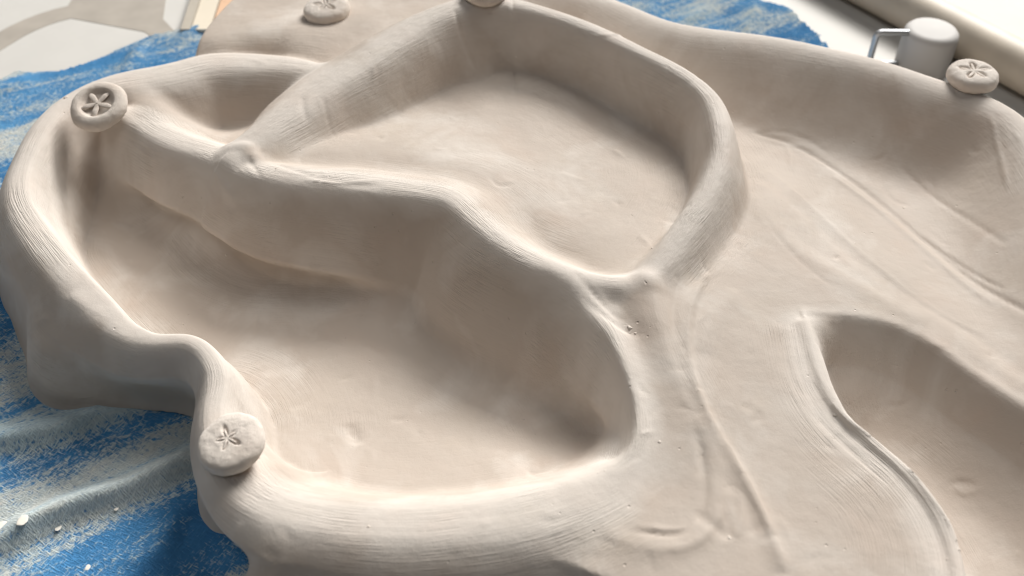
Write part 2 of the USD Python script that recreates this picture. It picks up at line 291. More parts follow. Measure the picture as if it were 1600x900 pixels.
GROOVES = [ # px, py path; z guess; width mm; depth mm (negative: a burr standing up)
 ([(1176,214),(1250,234),(1320,272),(1400,334),(1480,408),(1560,480),(1640,545)],25,1.5,1.0),
 ([(1300,270),(1390,338),(1470,412),(1550,486)],26,1.3,-.6),
 ([(1420,225),(1500,290),(1580,370)],40,1.3,.5),
 ([(1180,270),(1260,330),(1360,420),(1500,505),(1610,600)],33,4.5,.6),
 ([(1172,300),(1225,375),(1320,440),(1450,505)],34,5.0,-.7),
 ([(1200,260),(1290,340),(1400,440),(1540,520)],32,1.3,-.35),
 ([(1190,330),(1230,390),(1300,450)],35,1.3,.35),
 ([(990,826),(1030,836),(1064,835),(1088,817),(1100,785),(1100,735),(1085,680)],39,1.4,.7),
 ([(975,838),(1025,848),(1068,846),(1096,826),(1110,790)],39,1.2,.3),
 ([(975,826),(1020,836),(1060,834),(1084,818)],39,1.2,.35),
 ([(1092,450),(1072,510),(1074,580),(1106,660),(1160,740),(1205,820),(1222,890)],40,3.0,-.7),
 ([(1040,450),(1042,510),(1062,580),(1096,655)],40,3.0,.5),
 ([(1150,455),(1120,500),(1098,560)],40,4.0,-.7),
 ([(1018,470),(1030,525),(1056,590),(1098,665),(1150,745),(1192,820),(1216,890)],40,3.2,-.55),
 ([(1034,470),(1046,530),(1074,595),(1118,672),(1168,752),(1208,825)],40,1.5,-.35),
 ([(1066,612),(1108,684),(1158,762),(1196,832)],40,1.4,.3),
 ([(940,828),(1000,846),(1060,850),(1100,826),(1118,780),(1114,715),(1092,655)],40,4.5,-1.0),
 ([(955,842),(1010,856),(1068,858),(1108,834),(1124,790)],39,1.3,-.45),
 ([(930,836),(990,852),(1050,860)],39,1.2,.4),
 ([(1110,425),(1082,480),(1074,550),(1092,620),(1120,680)],41,1.2,-.7),
 ([(1120,430),(1092,485),(1084,550),(1100,620)],41,1.3,.5),
 ([(1060,440),(1052,490),(1056,540)],44,1.3,.6),
 ([(1130,690),(1165,750),(1200,820),(1226,890)],39,1.4,-.7),
 ([(1150,770),(1160,800),(1150,835),(1135,850)],39,1.3,-.7),
 ([(1140,800),(1138,825),(1148,845)],39,1.2,.6),
 ([(1237,505),(1243,560),(1268,620),(1300,665),(1345,715)],38,1.0,.4),
 ([(1222,520),(1230,570),(1252,620)],38,1.2,.4),
 ([(330,265),(350,290),(372,310)],46,1.1,-.7),
 ([(390,262),(402,280),(412,292)],48,1.2,.9),
 ([(345,320),(365,332)],35,1.2,.8),
 ([(358,332),(380,336)],35,1.2,.8),
 ([(480,322),(540,330),(600,326)],40,1.0,-.6),
 ([(900,440),(940,475),(975,500)],46,1.2,.7),
 ([(990,820),(1040,830),(1078,826),(1092,812)],39,1.3,-.6),
 ([(1282,520),(1288,560),(1303,610),(1318,645)],38,1.0,-1.2),
 ([(1300,632),(1340,672),(1380,698),(1420,735),(1450,775),(1478,815),(1495,850)],38,.9,-1.3),
 ([(1270,640),(1310,685),(1345,715),(1390,755)],38,.9,.8),
 ([(715,82),(722,95),(745,105)],44,1.0,1.6),
 ([(1180,212),(1230,213),(1270,225),(1295,240)],26,1.4,.5),
 ([(1190,222),(1240,230),(1280,236)],25,1.8,-.4),
 ([(1440,370),(1500,420),(1560,470)],24,1.1,.8),
 ([(1540,195),(1560,230),(1580,280)],46,1.0,-.8),
 ([(1130,740),(1160,790),(1190,850)],38,2.2,.5),
 ([(545,655),(552,675),(562,690)],12,2.6,1.6),
 ([(1085,800),(1120,830),(1150,845)],38,2.0,.7),
 ([(910,470),(960,505),(1000,525)],45,1.2,.8),
 ([(800,20),(803,60),(806,90)],60,1.0,.9),
 ([(430,265),(520,300),(600,310)],50,1.3,.5),
]
pts = {k: spline(from_px(v)) for k, v in RIDGES.items()}
out_poly = np.array(from_px(OUTLINE))
out_s, _ = spline(np.vstack([out_poly, out_poly[:1]]))
STEP = 0.95
pad = 22
x0, y0 = out_s[:, 0].min() - pad, out_s[:, 1].min() - pad
x1, y1 = out_s[:, 0].max() + pad, out_s[:, 1].max() + pad
gx, gy = np.arange(x0, x1, STEP), np.arange(y0, y1, STEP)
GX, GY = np.meshgrid(gx, gy, indexing='ij')
P = np.stack([GX.ravel(), GY.ravel()], 1)

def gnoise(scale, seed, octaves=3):
    q = np.stack([GX / scale, GY / scale, np.full_like(GX, seed * 3.7)], -1)
    return meshkit.fbm(q, octaves, seed) * 2 - 1

def near(curve, q=None):
    """distance, signed side (+ left of travel), row index for every grid point"""
    q = P if q is None else q
    d, i = cKDTree(curve[:, :2]).query(q)
    t = np.gradient(curve[:, :2], axis=0)
    o = q - curve[i, :2]
    side = np.sign(t[i, 0] * o[:, 1] - t[i, 1] * o[:, 0])
    return d, side, i

fl = np.array(from_px(FLOOR))
coarse = RBFInterpolator(fl[:, :2], fl[:, 2], kernel='linear', smoothing=2.0)
step4 = 4
cx, cy = np.arange(x0, x1 + 4 * step4, step4), np.arange(y0, y1 + 4 * step4, step4)
CX, CY = np.meshgrid(cx, cy, indexing='ij')
cf = coarse(np.stack([CX.ravel(), CY.ravel()], 1)).reshape(CX.shape)
F = map_coordinates(cf, [(GX - x0) / step4, (GY - y0) / step4], order=1)
F = gaussian_filter(F, 4.0 / STEP)
shapely.prepare(Polygon(out_s[:, :2]).buffer(0))
inside = shapely.contains_xy(Polygon(out_s[:, :2]).buffer(0), GX, GY)
d_out = near(out_s)[0].reshape(GX.shape)
sd_out = np.where(inside, -d_out, d_out)
# the pit: steep under its near left lip, a long concave slope up to the far lip
pit_left, _ = spline(from_px([(x_, y_, 37.5) for x_, y_ in ((1258,470),(1262,505),(1282,560),(1312,635),(1365,690),(1420,737),(1472,800),(1500,870),(1510,960),(1520,1050))]))
pit_far, _ = spline(from_px([(x_, y_, 35) for x_, y_ in ((1200,480),(1265,497),(1310,496),(1360,500),(1420,516),(1490,556),(1560,603),(1640,655),(1740,740),(1820,860))]))
dl, sl, _ = near(pit_left); df, sf, _ = near(pit_far)
dl = (dl * sl).reshape(GX.shape); df = (-df * sf).reshape(GX.shape)   # >0 inside
deep_l = np.where(dl > 0, dl / 0.45, dl / 0.4)
deep_f = np.where(df > 0, np.minimum(df / 0.8, 17.5 + (df - 14) / 1.5), df / 0.6)
depth = smin(smin(deep_l, deep_f, 7.0), np.full_like(dl, 33.5) + 3 * gnoise(30, 5), 9.0)
cx_, cy_ = unproj(1262, 498, 37)
depth = np.where(depth > 0, depth * np.clip(np.hypot(GX - cx_, GY - cy_) / 16, 0.0, 1), depth)
WAVE = 0.9 * gnoise(34, 1) + 0.35 * gnoise(11, 2)
H = F + 0.7 * WAVE
rim_d, rim_s, rim_i = np.full(GX.shape, 1e9), np.zeros(GX.shape), np.zeros(GX.shape)
rim_side = np.zeros(GX.shape); rim_zc = np.zeros(GX.shape); owner = np.zeros(GX.shape, int)
hmin = np.where(sd_out > 0, -(np.sqrt(np.maximum(sd_out, 0) ** 2 + 36) - 6) / 0.22, 0)
H = H + hmin
_ld, _ls, _ = near(pts['lower_lip'][0])
lip_side = np.where(_ls < 0, _ld, 0).reshape(GX.shape)
off = 0.0
ends = np.zeros(GX.shape, bool)
for idx, (k, (c, s)) in enumerate(pts.items()):
    d, side, i = near(c)
    z, r = c[i, 2], np.where(side > 0, c[i, 3], c[i, 4])
    a = np.where(side > 0, c[i, 5], c[i, 6])
    wob = 1 + 0.10 * gnoise(26, 11 + idx).ravel()
    pw = {'outer': 3.0, 'pool_rim': 3.2, 'far_rim': 2.4, 'divider': 2.8}.get(k, 2.0)      # how flat the crest is
    rw = r * wob
    h = z - ((d ** pw + rw ** pw) ** (1 / pw) - rw) / a
    # past an end of the polyline the ridge dies away like a dome, already so by the point distance
    h = (h.reshape(GX.shape) + 0.45 * WAVE)
    if k in ('spur', 'strip'):
        h = h - np.maximum(0, lip_side - 1) * 2.5
    if k == 'wall_foot':
        h = h - np.maximum(0, -(sd_out + 5)) * 3
    if k == 'strip':
        h = h + 2.0
    K = {'outer': 7, 'divider': 6, 'pool_rim': 6, 'far_rim': 9, 'spur': 7, 'lower_lip': 6, 'strip': 3, 'foot': 7, 'bulge': 6, 'wall_foot': 12, 'lobe': 6, 'peak': 4}[k]
    H = smax(H, h, K)
    dd = d.reshape(GX.shape)
    w = dd - 0.3 * ((c[i, 3] + c[i, 4]) / 2).reshape(GX.shape)
    new = w < rim_d
    rim_d = np.where(new, w, rim_d); owner = np.where(new, idx, owner)
    rim_side = np.where(new, (d * side).reshape(GX.shape), rim_side)
    rim_s = np.where(new, s[i].reshape(GX.shape) + off, rim_s)
    atend = ((i <= 1) | (i >= len(c) - 2)).reshape(GX.shape)
    ends = np.where(new, atend, ends)
    off += s[-1] + 300
H = np.where((depth > -6), np.maximum(smin(H, H - depth, 3.0), 2.2 + 0.3 * WAVE), H)
far_d = near(pts['far_rim'][0])[0].reshape(GX.shape)
pool_d = near(pts['pool_rim'][0])[0].reshape(GX.shape)
soft = np.clip((far_d - 14) / 14, 0, 1) * np.clip((pool_d - 24) / 12, 0, 1) * np.clip((-depth - 3) / 6, 0, 1) * (owner == list(pts).index('far_rim'))
soft = gaussian_filter(soft.astype(float), 3)
H = H + soft * (gaussian_filter(H, 6.5) - H)
gr = np.random.default_rng(11)
for _ in range(150):                                       # small nicks and tool scratches all over
    px_, py_ = gr.uniform(20, 1590), gr.uniform(60, 890)
    zz = 30.0
    for _k in range(4):
        wx_, wy_ = unproj(px_, py_, zz)
        zz = float(map_coordinates(H, [[(wx_ - x0) / STEP], [(wy_ - y0) / STEP]], order=1, mode='nearest')[0])
        zz = min(max(zz, 2), 75)
    an, ln = gr.normal(-0.7, 0.9), gr.uniform(6, 34) * gr.uniform(.4, 1)
    bend = gr.normal(0, .25)
    GROOVES.append(([(px_, py_), (px_ + ln * math.cos(an), py_ - ln * math.sin(an)), (px_ + 2 * ln * math.cos(an + bend), py_ - 2 * ln * math.sin(an + bend))], zz, gr.uniform(.9, 1.3), gr.choice([-1, 1, 1]) * gr.uniform(.25, .65)))
_d, _s, _i = near(pts['divider'][0])
div_front = np.where(_s < 0, _d, 0).reshape(GX.shape)
m_ = gaussian_filter(np.clip((div_front - 7) / 5, 0, 1) * np.clip((21 - div_front) / 6, 0, 1) * (sd_out < -12), 2.5)
H = H + m_ * (gaussian_filter(H, 3.0) - H)
m_ = gaussian_filter((sd_out > 4).astype(float), 2.5)
H = H + m_ * (gaussian_filter(H, 4.5) - H)
for path, z, w, dep in GROOVES:
    c, s = spline(from_px([(a, b, z) for a, b in path]), 0.4)
    sel = (GX > c[:, 0].min() - 8) & (GX < c[:, 0].max() + 8) & (GY > c[:, 1].min() - 8) & (GY < c[:, 1].max() + 8)
    q = np.stack([GX[sel], GY[sel]], 1)
    d, side, i = near(c, q)
    fade = np.clip(np.minimum(s[i], s[-1] - s[i]) / min(6, s[-1] * .4), 0.0, 1) ** 0.5
    H[sel] -= dep * fade * np.exp(-(d / w) ** 2)

# ---- solid: f = z - H(x + undercut), on a volume, then surface nets
Z0, DZ = -2.0, STEP
gz = np.arange(Z0, 82, DZ)
nx, ny = np.gradient(gaussian_filter(sd_out, 8 / STEP), STEP)
nl = np.maximum(np.hypot(nx, ny), 1e-6); nx, ny = nx / nl, ny / nl
under_w = np.clip(1 - np.abs(sd_out) / 30, 0, 1) * (sd_out > -20)
under_w = gaussian_filter(under_w, 3 / STEP)
NXY = GX.shape
ux, uy = unproj(395, 790, 42)
ux2, uy2 = unproj(215, 590, 30)
under_w = under_w * (4.0 + 15.0 * np.exp(-((GX - ux2) ** 2 + (GY - uy2) ** 2) / 32.0 ** 2) + 20.0 * np.exp(-((GX - ux) ** 2 + (GY - uy) ** 2) / 34.0 ** 2))
H = np.where(sd_out < -8, smax(H, np.full_like(H, 4.5) + 0.5 * WAVE, 2.5), H)
# walls that lean out over the pools: pull their lower part back
div_frac = (_i / len(pts['divider'][0])).reshape(GX.shape)
gdx, gdy = np.gradient(gaussian_filter(np.where(_s < 0, _d, -_d).reshape(GX.shape), 4), STEP)
gl = np.maximum(np.hypot(gdx, gdy), 1e-6)
amp = np.clip((46 - div_front) / 12, 0, 1) * (div_front > 0) * np.clip((sd_out + 10) / -8, 0, 1)
amp = amp * (13.0 * np.clip(div_frac / .08, 0, 1) * np.clip((0.62 - div_frac) / .15, 0, 1) + 1.5 * np.clip((div_frac - .62) / .1, 0, 1))
amp = gaussian_filter(amp, 4)
ld_, ls_, li_ = near(pts['lower_lip'][0])
lip_in = np.where(ls_ < 0, ld_, 0).reshape(GX.shape)
gex, gey = np.gradient(gaussian_filter(np.where(ls_ < 0, ld_, -ld_).reshape(GX.shape), 4), STEP)
ge = np.maximum(np.hypot(gex, gey), 1e-6)
lfrac = (li_ / len(pts['lower_lip'][0])).reshape(GX.shape)
amp2 = gaussian_filter(5.0 * np.clip((34 - lip_in) / 10, 0, 1) * (lip_in > 0) * np.clip((lfrac - .28) / .2, 0, 1) * np.clip((.8 - lfrac) / .15, 0, 1), 4)
ivx, ivy = gdx / gl * amp + gex / ge * amp2, gdy / gl * amp + gey / ge * amp2
def lean(z):
    t = np.clip((23 - z) / 13, 0, 1)
    return t * t * (3 - 2 * t)
vol = np.empty((*NXY, len(gz)), np.float32)
ii, jj = np.meshgrid(np.arange(NXY[0], dtype=np.float32), np.arange(NXY[1], dtype=np.float32), indexing='ij')
H32 = H.astype(np.float32)
def undercut(z):
    t = np.clip((34 - z) / 34, 0, 1)
    return 1.0 * np.sin(t * math.pi * 0.62) + 0.2 * t
for k, z in enumerate(gz):
    u, u2 = undercut(z), lean(z)
    if u > 0.01:
        hz = map_coordinates(H32, [ii + (nx * under_w * u + ivx * u2) / STEP, jj + (ny * under_w * u + ivy * u2) / STEP], order=1, mode='nearest')
    else:
        hz = H32
    vol[:, :, k] = z - hz
g = np.gradient(H32, STEP)
slope = np.sqrt(1 + g[0] ** 2 + g[1] ** 2)
vol /= slope[:, :, None].astype(np.float32)
vol = np.maximum(vol, (1.0 - gz)[None, None, :].astype(np.float32))

def surface_nets(v, org, h):
    neg = v < 0
    c = np.zeros(tuple(n - 1 for n in v.shape), np.int8)
    corners = [(a, b, d) for a in (0, 1) for b in (0, 1) for d in (0, 1)]
    sl = lambda a, n: slice(a, n - 1 + a)
    for a, b, d in corners:
        c += neg[sl(a, v.shape[0]), sl(b, v.shape[1]), sl(d, v.shape[2])]
    act = np.argwhere((c > 0) & (c < 8))
    idx = np.full(c.shape, -1, np.int32)
    idx[act[:, 0], act[:, 1], act[:, 2]] = np.arange(len(act))
    val = {q: v[act[:, 0] + q[0], act[:, 1] + q[1], act[:, 2] + q[2]] for q in corners}
    acc, cnt = np.zeros((len(act), 3)), np.zeros(len(act))
    for q in corners:
        for ax in range(3):
            if q[ax] == 0:
                r = list(q); r[ax] = 1; r = tuple(r)
                a, b = val[q], val[r]
                cross = (a < 0) != (b < 0)
                t = np.where(cross, a / np.where(cross, a - b, 1), 0)
                p = np.tile(np.array(q, float), (len(act), 1)); p[:, ax] = t
                acc += np.where(cross[:, None], p, 0); cnt += cross
    verts = (act + acc / cnt[:, None]) * h + org
    quads = []
    for ax in range(3):
        o = [k for k in range(3) if k != ax]
        lo = [slice(None)] * 3; hi = [slice(None)] * 3
        lo[ax] = slice(0, -1); hi[ax] = slice(1, None)
        ch = neg[tuple(lo)] != neg[tuple(hi)]
        e = np.argwhere(ch)
        e = e[(e[:, o[0]] > 0) & (e[:, o[1]] > 0) & (e[:, o[0]] < v.shape[o[0]] - 1) & (e[:, o[1]] < v.shape[o[1]] - 1)]
        def at(d0, d1):
            w = e.copy(); w[:, o[0]] += d0; w[:, o[1]] += d1
            return idx[w[:, 0], w[:, 1], w[:, 2]]
        q = np.stack([at(-1, -1), at(0, -1), at(0, 0), at(-1, 0)], 1)
        inside_lo = neg[e[:, 0], e[:, 1], e[:, 2]]
        flip = inside_lo if ax != 1 else ~inside_lo
        q = np.where(flip[:, None], q, q[:, ::-1])
        quads.append(q)
    return verts, np.vstack(quads)

V, Q = surface_nets(vol, np.array([x0, y0, Z0]), STEP)
Q = Q[~(V[Q][:, :, 2] < 1.7).all(1)]                    # the underside lies on the cloth
usedv = np.unique(Q); remap = np.full(len(V), -1); remap[usedv] = np.arange(len(usedv))
V, Q = V[usedv], remap[Q]
T = np.vstack([Q[:, [0, 1, 2]], Q[:, [0, 2, 3]]])
# one gentle smoothing pass that removes the lattice
import scipy.sparse as spm
E = np.vstack([Q[:, [0, 1]], Q[:, [1, 2]], Q[:, [2, 3]], Q[:, [3, 0]]])
A = spm.coo_matrix((np.ones(len(E)), (E[:, 0], E[:, 1])), shape=(len(V),) * 2); A = ((A + A.T) > 0).astype(float).tocsr()
deg = np.asarray(A.sum(1)).ravel()
for lam in (0.5, -0.52, 0.5, -0.52, 0.4):
    V = V + lam * ((A @ V) / deg[:, None] - V)
fi = [(V[:, 0] - x0) / STEP, (V[:, 1] - y0) / STEP]
samp = lambda a, o=1: map_coordinates(np.asarray(a, float), fi, order=o, mode='nearest')
# stroke coordinates: across the nearest rim, along it, and height
gs = np.gradient(rim_s)
seam = (np.hypot(gs[0], gs[1]) > 4 * STEP)
seam_d = distance_transform_edt(~seam) * STEP
sw = np.clip((seam_d - 2.2) / 7, 0, 1); sw = sw * sw * (3 - 2 * sw)
sw *= np.where(owner == list(pts).index('far_rim'), 0.3, 1.0)
sw *= np.where((owner == list(pts).index('outer')) & (GX > -60), 0.6, 1.0)
sw *= np.where(owner == list(pts).index('spur'), 0.35, 1.0)
sw *= np.where(ends, 0.0, 1.0)
sw = gaussian_filter(sw, 2)
sw *= 0.4 + 0.6 * np.exp(-(np.maximum(np.abs(rim_side) - 10, 0) / 14) ** 2)
weight = samp(sw)
rimness = gaussian_filter(np.exp(-(np.maximum(rim_d + 2, 0) / 9.0) ** 2) * np.isin(owner, [list(pts).index(q) for q in ('outer', 'divider', 'pool_rim', 'lobe', 'lower_lip', 'strip')]) + 0.55 * (owner == list(pts).index('far_rim')) * np.exp(-(np.maximum(rim_d, 0) / 10.0) ** 2), 2.5)
dryness = samp(np.clip(rimness, 0, 1))
sgn_d = samp(rim_side); s_al = samp(rim_s, 0)
vz = V[:, 2]
warp = 2.0 * meshkit.fbm(np.stack([V[:, 0] / 30, V[:, 1] / 30, vz / 30], 1), 2, 31)
stroke = np.stack([sgn_d + warp, s_al + 0.0 * warp, vz], 1) / 1000.0
_, _, N = meshkit.arrays((V, T), True)
# parts of the dish, split where their faces meet; normals come from the whole surface
ctr = V[Q].mean(1)
ci = [(ctr[:, 0] - x0) / STEP, (ctr[:, 1] - y0) / STEP]
s2 = lambda a: map_coordinates(np.asarray(a, float), ci, order=0, mode='nearest')
def in_px(poly):
    w = np.array(from_px(poly))[:, :2]
    return shapely.contains_xy(Polygon(w).buffer(0), ctr[:, 0], ctr[:, 1])
def ring(k, keep=None):
    c = pts[k][0]
    return c[:, :2]
pool_poly = Polygon(np.vstack([pts['pool_rim'][0][:, :2], pts['divider'][0][::-1][:int(len(pts['divider'][0]) * .78), :2]])).buffer(0)
in_pool = shapely.contains_xy(pool_poly, ctr[:, 0], ctr[:, 1])
region = np.zeros(len(Q), int)                            # 0 plateau
sd = s2(sd_out); dd = s2(rim_d); ow = s2(owner).astype(int); dep = s2(depth)
near_rim = {k: s2(near(pts[k][0])[0].reshape(GX.shape)) for k in pts}
low_poly = Polygon(np.vstack([pts['outer'][0][int(.12 * len(pts['outer'][0])):, :2], pts['lower_lip'][0][::-1, :2], pts['divider'][0][::-1][int(.15 * len(pts['divider'][0])):, :2]])).buffer(0)
in_low = shapely.contains_xy(low_poly, ctr[:, 0], ctr[:, 1])
small = in_px([(200,190,48),(290,240,47),(345,247,48),(372,222,54),(445,158,59),(475,105,56),(430,90,55),(370,86,54),(320,88,54),(255,112,53)])
chan = in_px([(1050,390,53),(1130,240,62),(1110,145,67),(995,75,70),(900,20,60),(1000,20,58),(1200,66,57),(1450,128,54),(1640,240,50),(1760,480,42),(1820,900,30),(1640,655,24),(1490,556,24),(1310,496,24.5),(1250,500,27)])
region[chan] = 4
region[in_pool] = 1
region[in_low] = 2
region[small] = 3
region[dep > 0.6] = 5
back = in_px([(330,84,54),(430,90,55),(480,98,55),(570,75,65),(700,10,71),(820,-45,56),(600,-95,48),(430,-50,46),(362,35,48)])
region[back & ~in_pool & ~small] = 8
rimw = 9.0
region[(near_rim['outer'] < 11) | (near_rim['far_rim'] < 10)] = 6
region[(near_rim['pool_rim'] < 9) | ((near_rim['divider'] < 5))] = 7
region[(sd > 9) & (ctr[:, 2] < 44)] = 9
dish = thing('clay_dish', 'unfired pale clay dish with wavy rims and several hollow pools, lying on blue canvas', 'clay dish')
NAMES = {0: ('plateau', 'smooth raised flat beside the hollow'), 1: ('pool', 'large upper pool with high rim'), 2: ('pool', 'long lower pool in deep shade'), 3: ('pool', 'small pool between two rims'),
         4: ('channel', 'broad sloping channel on the far right'), 5: ('hollow', 'scooped hollow with brush streaks'), 6: ('outer_rim', None), 7: ('inner_rim', None), 8: ('back_lobe', None), 9: ('outer_wall', None)}
def add_part(name, faces, label):
    uq = np.unique(faces); rm = np.full(len(V), -1); rm[uq] = np.arange(len(uq))
    tri = np.vstack([faces[:, [0, 1, 2]], faces[:, [0, 2, 3]]])
    m = UsdGeom.Mesh.Define(stage, numbered(str(dish.GetPath()) + '/' + name))
    m.CreatePointsAttr(Vt.Vec3fArray.FromNumpy((V[uq] / 1000).astype(np.float32)))
    m.CreateFaceVertexCountsAttr(Vt.IntArray.FromNumpy(np.full(len(tri), 3, np.int32)))
    m.CreateFaceVertexIndicesAttr(Vt.IntArray.FromNumpy(rm[tri].astype(np.int32).ravel()))
    m.CreateSubdivisionSchemeAttr('none')
    m.CreateNormalsAttr(Vt.Vec3fArray.FromNumpy(N[uq].astype(np.float32))); m.SetNormalsInterpolation('vertex')
    UsdGeom.PrimvarsAPI(m).CreatePrimvar('stroke', Sdf.ValueTypeNames.Float3Array, 'vertex').Set(Vt.Vec3fArray.FromNumpy(stroke[uq].astype(np.float32)))
    UsdGeom.PrimvarsAPI(m).CreatePrimvar('dry', Sdf.ValueTypeNames.FloatArray, 'vertex').Set(Vt.FloatArray.FromNumpy(dryness[uq].astype(np.float32)))
    UsdGeom.PrimvarsAPI(m).CreatePrimvar('worked', Sdf.ValueTypeNames.FloatArray, 'vertex').Set(Vt.FloatArray.FromNumpy(weight[uq].astype(np.float32)))
    UsdShade.MaterialBindingAPI.Apply(m.GetPrim()).Bind(M_clay)
    if label:
        tag(m.GetPrim(), label)
for k, (nm, lb) in NAMES.items():
    fs = Q[region == k]
    if len(fs):
        add_part(nm, fs, lb)

def surf_z(x, y):
    return float(map_coordinates(H, [[(x - x0) / STEP], [(y - y0) / STEP]], order=1)[0])

def hit(px, py):
    """first point of the dish seen through a photo pixel"""
    d = FWD + RGT * ((px - 800) / FPX) - UPV * ((py - 450) / FPX)
    for t in np.arange(250, 760, 0.5):
        p = EYE + d * t
        if surf_z(p[0], p[1]) >= p[2]:
            return p
    return None
cr = np.random.default_rng(5)
bits = []
spots = [(1412,325,1.3),(1137,392,.9),(985,512,1.3),(993,520,.8),(104,152,1.6),(404,716,.9),(1306,648,1.0),(1480,812,.9),(1492,842,1.1),(1498,858,.8),(1140,842,1.2),(806,88,.8),(712,312,.8),(432,264,1.0),(1030,690,.9),(935,740,1.0),(946,736,.7),(1378,700,.7)]
spots += [(cr.uniform(60, 1570), cr.uniform(90, 880), cr.uniform(.35, .75)) for _ in range(40)]
for px, py, rad in spots:
    p = hit(px, py)
    if p is None or p[2] < 4:
        continue
    rad *= 0.75
    b_ = trimesh.creation.icosphere(1, rad)
    vv = np.array(b_.vertices) * (0.7 + 0.7 * cr.random((len(b_.vertices), 1))) * [1.3, 1, .7]
    an_ = cr.uniform(0, 6.28)
    vv = vv @ np.array([[math.cos(an_), -math.sin(an_), 0], [math.sin(an_), math.cos(an_), 0], [0, 0, 1]])
    bits.append(trimesh.Trimesh((vv + p - [0, 0, 0.3 * rad]) / 1000, b_.faces, process=False))
bits = trimesh.util.concatenate(bits)
tag(obj('crumbs', (np.array(bits.vertices), np.array(bits.faces)), M_disc, dish, smooth=True), kind='stuff')
# ------------------------------------------------------------------ cloth
CL = [(-90,190,2),(-40,150,2),(5,122,2),(22,112,2),(85,112,2),(140,96,2),(185,76,2),(235,55,2),(282,45,2),(345,18,2),(420,-25,2),(560,-80,2),(800,-100,2),(960,-60,2),(1080,-25,2),(1165,-8,2),(1200,4,2),(1232,10,2),(1246,24,2),(1262,40,2),(1282,58,2),
      (1330,110,2),(1450,220,2),(1620,400,2),(1750,700,2),(1700,1150,2),(1000,1250,2),(300,1150,2),(-120,1100,2),(-180,700,2),(-130,400,2)]
cw = np.array(from_px(CL))[:, :2]
ls = LineString(np.vstack([cw, cw[:1]]))
m = int(ls.length / 1.2)
ed = np.array([ls.interpolate(k * ls.length / m).coords[0] for k in range(m)])
ed += (meshkit.fbm(np.stack([ed[:, 0] / 5, ed[:, 1] / 5, ed[:, 0] * 0], 1), 3, 3)[:, None] - 0.5) * 5 * (np.c_[np.ones(m), np.ones(m)])
cpoly = Polygon(ed).buffer(0)
cs = 1.6
bx = cpoly.bounds
ax, ay = np.arange(bx[0] - 2, bx[2] + 2, cs), np.arange(bx[1] - 2, bx[3] + 2, cs)
AX, AY = np.meshgrid(ax, ay, indexing='ij')
FOLDS = [([(-120,690),(0,690),(100,672),(190,640),(300,590),(420,560)],6.5,9,1.0),
         ([(-60,905),(20,845),(110,800),(200,770),(300,722),(420,690)],8.5,8,0.75),
         ([(150,960),(215,900),(255,850),(285,800),(330,760)],4.5,8,0.35),
         ([(-80,560),(-10,520),(30,480)],5,8,0.3),
         ([(-60,180),(0,140),(60,118)],4,9,0.0),
         ([(190,110),(215,80),(232,60)],5,5,0.6),
         ([(255,85),(300,50),(350,20)],3,6,0.1),
         ([(1000,70),(1010,35),(1030,-10)],4,6,0.25),
         ([(1060,60),(1085,30),(1120,5)],4,6,0.55),
         ([(1150,70),(1175,30),(1185,-5)],4,7,0.3)]
ch = 1.4 + 0 * AX
wear = np.zeros_like(AX)
qq = np.stack([AX.ravel(), AY.ravel()], 1)
for path, hh, ww, wr in FOLDS:
    c, s = spline(from_px([(a, b, 4) for a, b in path]), 1.0)
    d, side, i = near(c, qq)
    fade = np.clip(np.minimum(s[i], s[-1] - s[i]) / 25, 0, 1)
    a = np.where(side > 0, 1.0, 0.55)
    b = fade * np.exp(-(d / (ww * a)) ** 2)
    ch = np.maximum(ch, 0) + hh * b.reshape(AX.shape)
    wear = np.maximum(wear, wr * (fade * np.exp(-(d / (ww * np.where(side > 0, 1.7, 0.7))) ** 2)).reshape(AX.shape))
nq = np.stack([AX / 24, AY / 24, AX * 0], -1)
ch += 2.6 * meshkit.fbm(nq, 4, 21)
# keep the cloth under the dish
hd = map_coordinates(sd_out, [(AX - x0) / STEP, (AY - y0) / STEP], order=1, mode='constant', cval=60)
ch = np.where(hd < 2, np.minimum(ch, 0.8), np.minimum(ch, 0.8 + np.maximum(hd - 0, 0) * 0.45 + 0.3))
inc = shapely.contains_xy(cpoly, AX, AY)
idg = np.arange(AX.size).reshape(AX.shape)
qd = np.stack([idg[:-1, :-1], idg[1:, :-1], idg[1:, 1:], idg[:-1, 1:]], -1).reshape(-1, 4)
keep = inc.ravel()[qd].all(1)
qd = qd[keep]
u = np.unique(qd); rm = np.full(AX.size, -1); rm[u] = np.arange(len(u))
cv = np.stack([AX.ravel()[u], AY.ravel()[u], ch.ravel()[u]], 1) / 1000
cloth = thing('canvas_cloth', 'wrinkled blue canvas cloth smeared with dried pale slip, under the clay dish', 'cloth')
cl = usdkit.mesh(stage, numbered('/World/canvas_cloth/canvas'), (cv, rm[qd]), M_cloth, smooth=True)
UsdGeom.PrimvarsAPI(cl).CreatePrimvar('wear', Sdf.ValueTypeNames.FloatArray, 'vertex').Set(Vt.FloatArray.FromNumpy(wear.ravel()[u].astype(np.float32)))
M_drop = plain('dry_slip_drop', (0.66, 0.63, 0.57), 0.8, 0.2, var=0.05, bump=0.0001)
